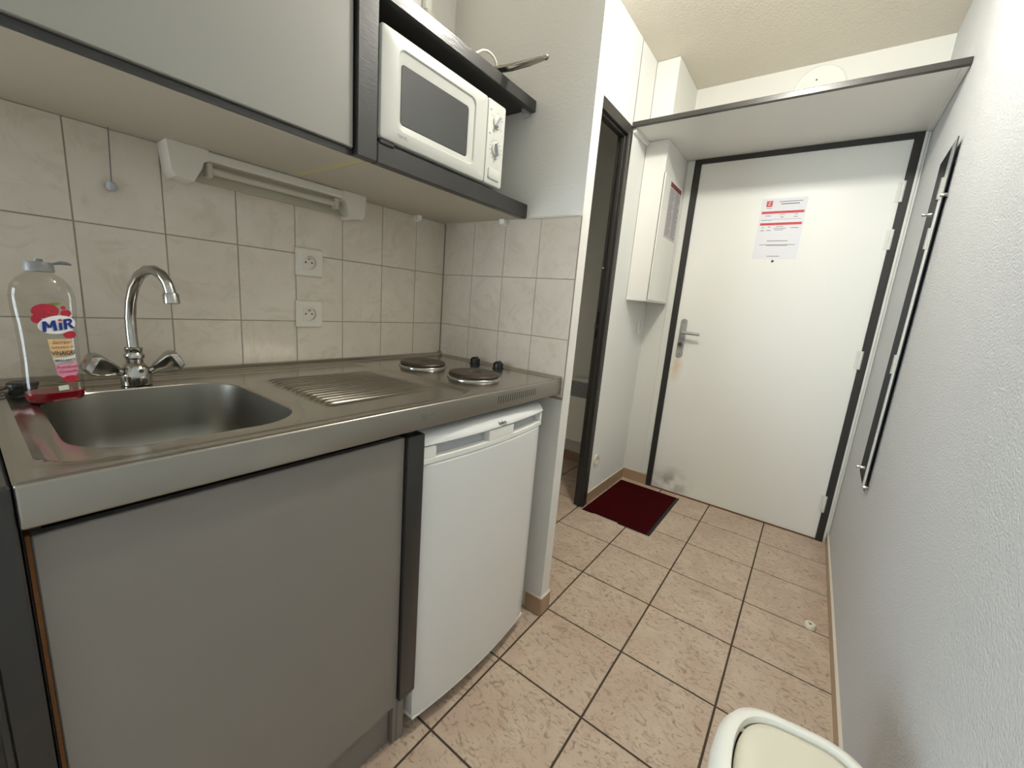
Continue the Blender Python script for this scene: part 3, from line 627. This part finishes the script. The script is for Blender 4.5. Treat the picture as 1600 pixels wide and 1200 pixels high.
fe = mk('front_rail', B().box(.372, .3955, -.5995, -.001, 1.4495, 1.4965, .002, 1), M['lacquer'], ms); fe['label'] = 'dark grey front rail'
mk('inner_board', B().box(.0005, .3715, -.5995, -.001, 1.4533, 1.4905), M['lacquer'], ms)
ts = mk('top_shelf', B().box(.0005, .378, -.5995, -.001, 1.793, 1.811), M['frame'], ms)
tr = mk('front_rail', B().box(.3785, .3965, -.5995, -.001, 1.7805, 1.8155, .002, 1), M['lacquer'], ms)
for y0, y1, x0, x1, z in ((-.162, -.142, .0005, .022, 1.4515), ):
    mk('shelf_bracket', B().prism([(.0005, 1.452), (.024, 1.452), (.020, 1.436), (.0005, 1.430)], lambda u, v, d_: (u, d_, v), -.162, -.142), M['white'], ms)
mk('shelf_bracket', B().prism([(-.001, 1.452), (-.022, 1.452), (-.018, 1.436), (-.001, 1.430)], lambda u, v, d_: (d_, u, v), .292, .314), M['white'], ms)
mk('shelf_bracket', B().prism([(-.001, 1.7925), (-.022, 1.7925), (-.018, 1.776), (-.001, 1.770)], lambda u, v, d_: (d_, u, v), .352, .372), M['greyplastic'], ms)

# ------------------------------------------------------------------ microwave
mw = thing('microwave', 'white microwave oven with dark window in the open shelf', 'microwave', (.22, -.379, 1.4905))
A0, A1, ZA, ZB_ = -.598, -.1595, 1.5035, 1.730
mk('housing', B().box(.06, .385, A0+.003, A1-.003, ZA+.002, ZB_-.002, .006, 2), M['mw'], mw, True)
def yzr(x, y0, y1, z0, z1, r, n=6): return YZ(x, rrect((y1-y0)/2, (z1-z0)/2, r, n, (y0+y1)/2, (z0+z1)/2))
D1 = -.2425
dr = mk('microwave_door', B().loops([yzr(.384, A0, D1, ZA, ZB_, .006), yzr(.397, A0, D1, ZA, ZB_, .006), yzr(.4005, A0+.0012, D1-.0008, ZA+.0015, ZB_-.0015, .007), yzr(.402, A0+.004, D1-.002, ZA+.004, ZB_-.004, .008),
    yzr(.402, -.5520, -.2905, 1.533, 1.703, .018), yzr(.3985, -.5485, -.2945, 1.5365, 1.6995, .016), yzr(.3965, -.5415, -.3140, 1.5490, 1.6755, .009)], True, False), M['mw'], mw, True, 30)
mk('door_window', B().loops([yzr(.3960, -.5415, -.3142, 1.549, 1.6755, .009), yzr(.3970, -.5395, -.316, 1.551, 1.6735, .009)], False, True), M['glass_dark'], dr)
lettering('lettering', 'TEKVIS', .0105, lambda u, v: (.4023, -.5375+u, 1.5215+v), M['grey_print'], dr, sx=.85)
cpn = mk('control_panel', B().loops([yzr(.384, D1+.0015, A1, ZA, ZB_, .006), yzr(.397, D1+.0015, A1, ZA, ZB_, .006), yzr(.4005, D1+.0022, A1-.0012, ZA+.0015, ZB_-.0015, .007), yzr(.402, D1+.0035, A1-.004, ZA+.004, ZB_-.004, .008)], True, True), M['mw'], mw, True, 30)
for z, rot_ in ((1.677, .55), (1.6045, -.28)):
    kb = mk('dial', B().lathe([(.0185, 0), (.0175, .003), (.0165, .0035)], (.402, -.1985, z), (1, 0, 0), 28), M['mw'], cpn, True)
    b = B()
    cr, sr = math.cos(rot_), math.sin(rot_)
    poly = [(-.005, -.017), (.005, -.017), (.0042, .015), (-.0042, .015)]
    b.loops([[(xx, -.1985+u*k*cr+v*sr, z-u*k*sr+v*cr) for u, v in poly] for xx, k in ((.405, 1), (.4145, .7))], True, True)
    mk('grip', b, M['greyplastic'], kb)
b = B()
for z, cnt, rad in ((1.677, 5, .025), (1.6045, 14, .0255)):
    for k in range(cnt):
        q = math.radians(-60+k*62) if cnt == 5 else 2*math.pi*k/cnt
        y, zz = -.1985+rad*math.sin(q), z+rad*math.cos(q); b.box(.4019, .4023, y-.0012, y+.0012, zz-.0018, zz+.0018)
for y, z in ((-.229, 1.702), (-.228, 1.640)): b.box(.4019, .4023, y-.004, y+.004, z-.0015, z+.0015)
mk('dial_marks', b, M['grey_print'], cpn)['kind'] = 'stuff'
mk('open_button', B().loops([yzr(.4015, -.2275, -.173, 1.5195, 1.551, .006), yzr(.405, -.2265, -.174, 1.5205, 1.55, .006), yzr(.406, -.2245, -.176, 1.5225, 1.548, .006)], False, True), M['mw'], cpn, True)
for y in (A0+.022, A1-.06):
    for x in ((.35 if y < -.4 else .30), .10):
        mk('foot', B().box(x-.018, x+.049, y-.021, y+.021, 1.4908, 1.5033, .003, 1), M['black'], mw)

# ------------------------------------------------------------------ things above the microwave
pan = thing('frying_pan', 'steel handled pan lying on the top shelf above the microwave', 'pan', (.20, -.235, 1.811))
mk('pan_body', B().lathe([(.075, .0), (.082, .004), (.098, .034), (.100, .036), (.097, .035), (.080, .006), (.02, .005)], (.168, -.228, 1.8112), n=40), M['steel_bowl'], pan, True)
hpth = [(.262, -.200, 1.843), (.31, -.186, 1.838), (.36, -.1725, 1.836), (.41, -.159, 1.838), (.46, -.144, 1.845), (.498, -.132, 1.8525)]
ls = []
for i, (x, y, z) in enumerate(hpth):
    w = [.009, .010, .012, .0135, .0135, .012][i]; h = [.006, .0075, .0085, .0085, .007, .004][i]
    t = (Vector(hpth[min(i+1, 5)])-Vector(hpth[max(i-1, 0)])).normalized(); sd = t.cross(Vector((0, 0, 1))).normalized(); up = sd.cross(t)
    ls.append([Vector((x, y, z))+sd*w*math.cos(q)+up*h*math.sin(q) for q in [2*math.pi*k/16 for k in range(16)]])
mk('pan_handle', B().loops(ls, True, True), M['chrome'], pan, True, 50)
ring_c = Vector((.504, -.1295, 1.8540)); t = Vector((.94, .28, .2)).normalized(); sd = t.cross(Vector((0, 0, 1))).normalized()
mk('hanging_eye', B().tube([ring_c+t*.009*math.cos(q)+sd*.0078*math.sin(q) for q in [2*math.pi*k/20 for k in range(21)]], .0036, 8), M['chrome'], pan, True)
tag(mk('power_cord', B().tube([(.355, -.345, 1.8145), (.357, -.285, 1.822), (.355, -.2535, 1.8445), (.36, -.235, 1.859), (.36, -.2165, 1.8665), (.36, -.1985, 1.868), (.36, -.1825, 1.864), (.36, -.1715, 1.855), (.350, -.1615, 1.846), (.335, -.1535, 1.832), (.322, -.135, 1.8180), (.31, -.10, 1.8145), (.30, -.05, 1.8145)], .0031, 8), M['cream'], None, True), 'white looped power cord on the top shelf above the microwave', 'cord')
ct = thing('cable_trunking', 'white vertical cable trunking on the wall above the microwave', 'trunking', (0, -.135, 2.09))
mk('duct', B().box(-.005, .016, -.152, -.126, 2.112, ZC-.001, .0015, 1), M['white'], ct)
mk('joint_box', B().box(-.005, .022, -.150, -.106, 2.02, 2.112, .002, 1), M['cream'], ct)

# ------------------------------------------------------------------ strip light and pull cord under the wall cabinet
sl = thing('strip_light', 'white plastic strip light with clear cover under the wall cabinet', 'light', (.035, -.65, 1.3755))
LY0, LY1 = -.8965, -.4045
mk('back_plate', B().box(.0005, .006, LY0+.01, LY1-.01, 1.386, 1.4285), M['socket'], sl)
mk('mounting_rail', B().box(.0005, .062, LY0+.004, LY1-.004, 1.428, 1.4495, .003, 1), M['socket'], sl)
def endcap(pts): return B().loops([[(x, y, z-(.012 if x < .02 else 0)*0) for y, z in pts] for x in (.0005, .058)] + [[(.066, y*.995+sum(p[0] for p in pts)/len(pts)*.005, z*.9995+.0007) for y, z in pts]], True, True)
mk('end_cap', endcap([(LY0, 1.4495), (LY0+.006, 1.388), (LY0+.014, 1.3785), (LY0+.046, 1.374), (LY0+.062, 1.404), (LY0+.068, 1.421), (LY0+.078, 1.427), (LY0+.078, 1.4495)]), M['socket'], sl, True, 30)
mk('end_cap', endcap([(LY1, 1.4495), (LY1-.078, 1.4495), (LY1-.078, 1.427), (LY1-.068, 1.421), (LY1-.062, 1.404), (LY1-.046, 1.374), (LY1-.014, 1.3785), (LY1-.006, 1.388)]), M['socket'], sl, True, 30)
mk('clear_cover', B().loops([[(.008+.026+.027*math.cos(q), y, 1.424+.044*math.sin(q)) for q in [math.pi+math.pi*k/16 for k in range(17)]] for y in (LY0+.05, LY1-.05)], False, False, False), M['clear'], sl, True, 60)
mk('lamp_tube', B().tube([(.034, LY0+.09, 1.412), (.034, LY1-.09, 1.412)], .008, 14), M['socket'], sl, True)
for y in (LY0+.085, LY1-.085): mk('lamp_holder', B().box(.022, .046, y-.006, y+.006, 1.396, 1.4275, .002, 1), M['socket'], sl)
pc = thing('pull_cord', 'thin pull cord with a round bead hanging from the wall cabinet', 'cord', (.014, -.982, 1.32))
mk('cord', B().tube([(.012, -.9775, 1.4524), (.013, -.979, 1.40), (.014, -.981, 1.344)], .0011, 6), M['grey_print'], pc)
mk('bead', B().lathe([(.002, .0105), (.006, .009), (.0085, .004), (.009, 0), (.0085, -.004), (.006, -.008), (.002, -.0095)], (.0142, -.9815, 1.3345), n=20), M['greyplastic'], pc, True)

# ------------------------------------------------------------------ convector in the dim side room
cv = thing('wall_convector', 'white electric convector heater in the dim side room', 'heater', (-.2, 1.49, .19))
mk('heater_case', B().box(-.45, .1, 1.455, YD-.002, .19, .66, .006, 1), M['white'], cv)
for k in range(9): mk('grille_bar', B().box(-.43, .08, 1.448, 1.456, .535+k*.0125, .5425+k*.0125), M['greyplastic'], cv)
mk('grille_back', B().box(-.43, .08, 1.4535, 1.4555, .53, .645), M['dark'], cv)

# ------------------------------------------------------------------ swing bin
bn = thing('swing_bin', 'white swing-lid waste bin with cream flap by the right wall', 'waste bin', (1.385, -.62, 0))
BR = math.radians(7); bcx, bcy = 1.379, -.605
def bl(hw, hh, z, e=3.4, dz=0, n=56):
    out = []
    for i in range(n):
        q = 2*math.pi*i/n; c_, s_ = math.cos(q), math.sin(q)
        u = hw*math.copysign(abs(c_)**(2/e), c_); v = hh*math.copysign(abs(s_)**(2/e), s_)
        out.append((bcx+u*math.cos(BR)-v*math.sin(BR), bcy+u*math.sin(BR)+v*math.cos(BR), z+dz*(1-(v/hh)**2)))
    return out
mk('bin_body', B().loops([bl(.092, .145, .001), bl(.095, .148, .01), bl(.112, .183, .43), bl(.114, .185, .44)], True, False), M['greyplastic'], bn, True)
mk('lid_rim', B().loops([bl(.123, .197, .432), bl(.126, .200, .44), bl(.124, .198, .470), bl(.116, .190, .488), bl(.104, .177, .495), bl(.098, .171, .494), bl(.096, .169, .482)]), M['white'], bn, True, 50)
mk('swing_flap', B().loops([bl(.094, .166, .478), bl(.092, .164, .487), bl(.081, .152, .491, dz=.004), bl(.05, .09, .492, dz=.008), bl(.004, .006, .493, dz=.009)], False, True), M['cream'], bn, True, 60)
mk('lid_latch', B().box(1.240, 1.262, -.66, -.60, .40, .432, .004, 2), M['greyplastic'], bn, True)

# ------------------------------------------------------------------ ceiling lamp (overhead, outside the picture)
cl = thing('ceiling_lamp', 'small ceiling lamp hanging above the corridor', 'lamp', (LAMP_POS[0], LAMP_POS[1], ZC))
mk('ceiling_rose', B().lathe([(.045, 0), (.045, -.012), (.03, -.02), (.018, -.022)], (LAMP_POS[0], LAMP_POS[1], ZC-.0005), n=28), M['white'], cl, True)
mk('lamp_holder', B().lathe([(.018, 0), (.018, -.035), (.014, -.04)], (LAMP_POS[0], LAMP_POS[1], ZC-.021), n=20), M['white'], cl, True)
ld = bpy.data.lights.new('bulb', 'POINT'); ld.energy = LAMP_W; ld.shadow_soft_size = .045; ld.color = (1.0, .975, .905)
lo = bpy.data.objects.new('bulb', ld); C.objects.link(lo); lo.parent = cl; lo.location = (0, 0, LAMP_POS[2]-ZC)
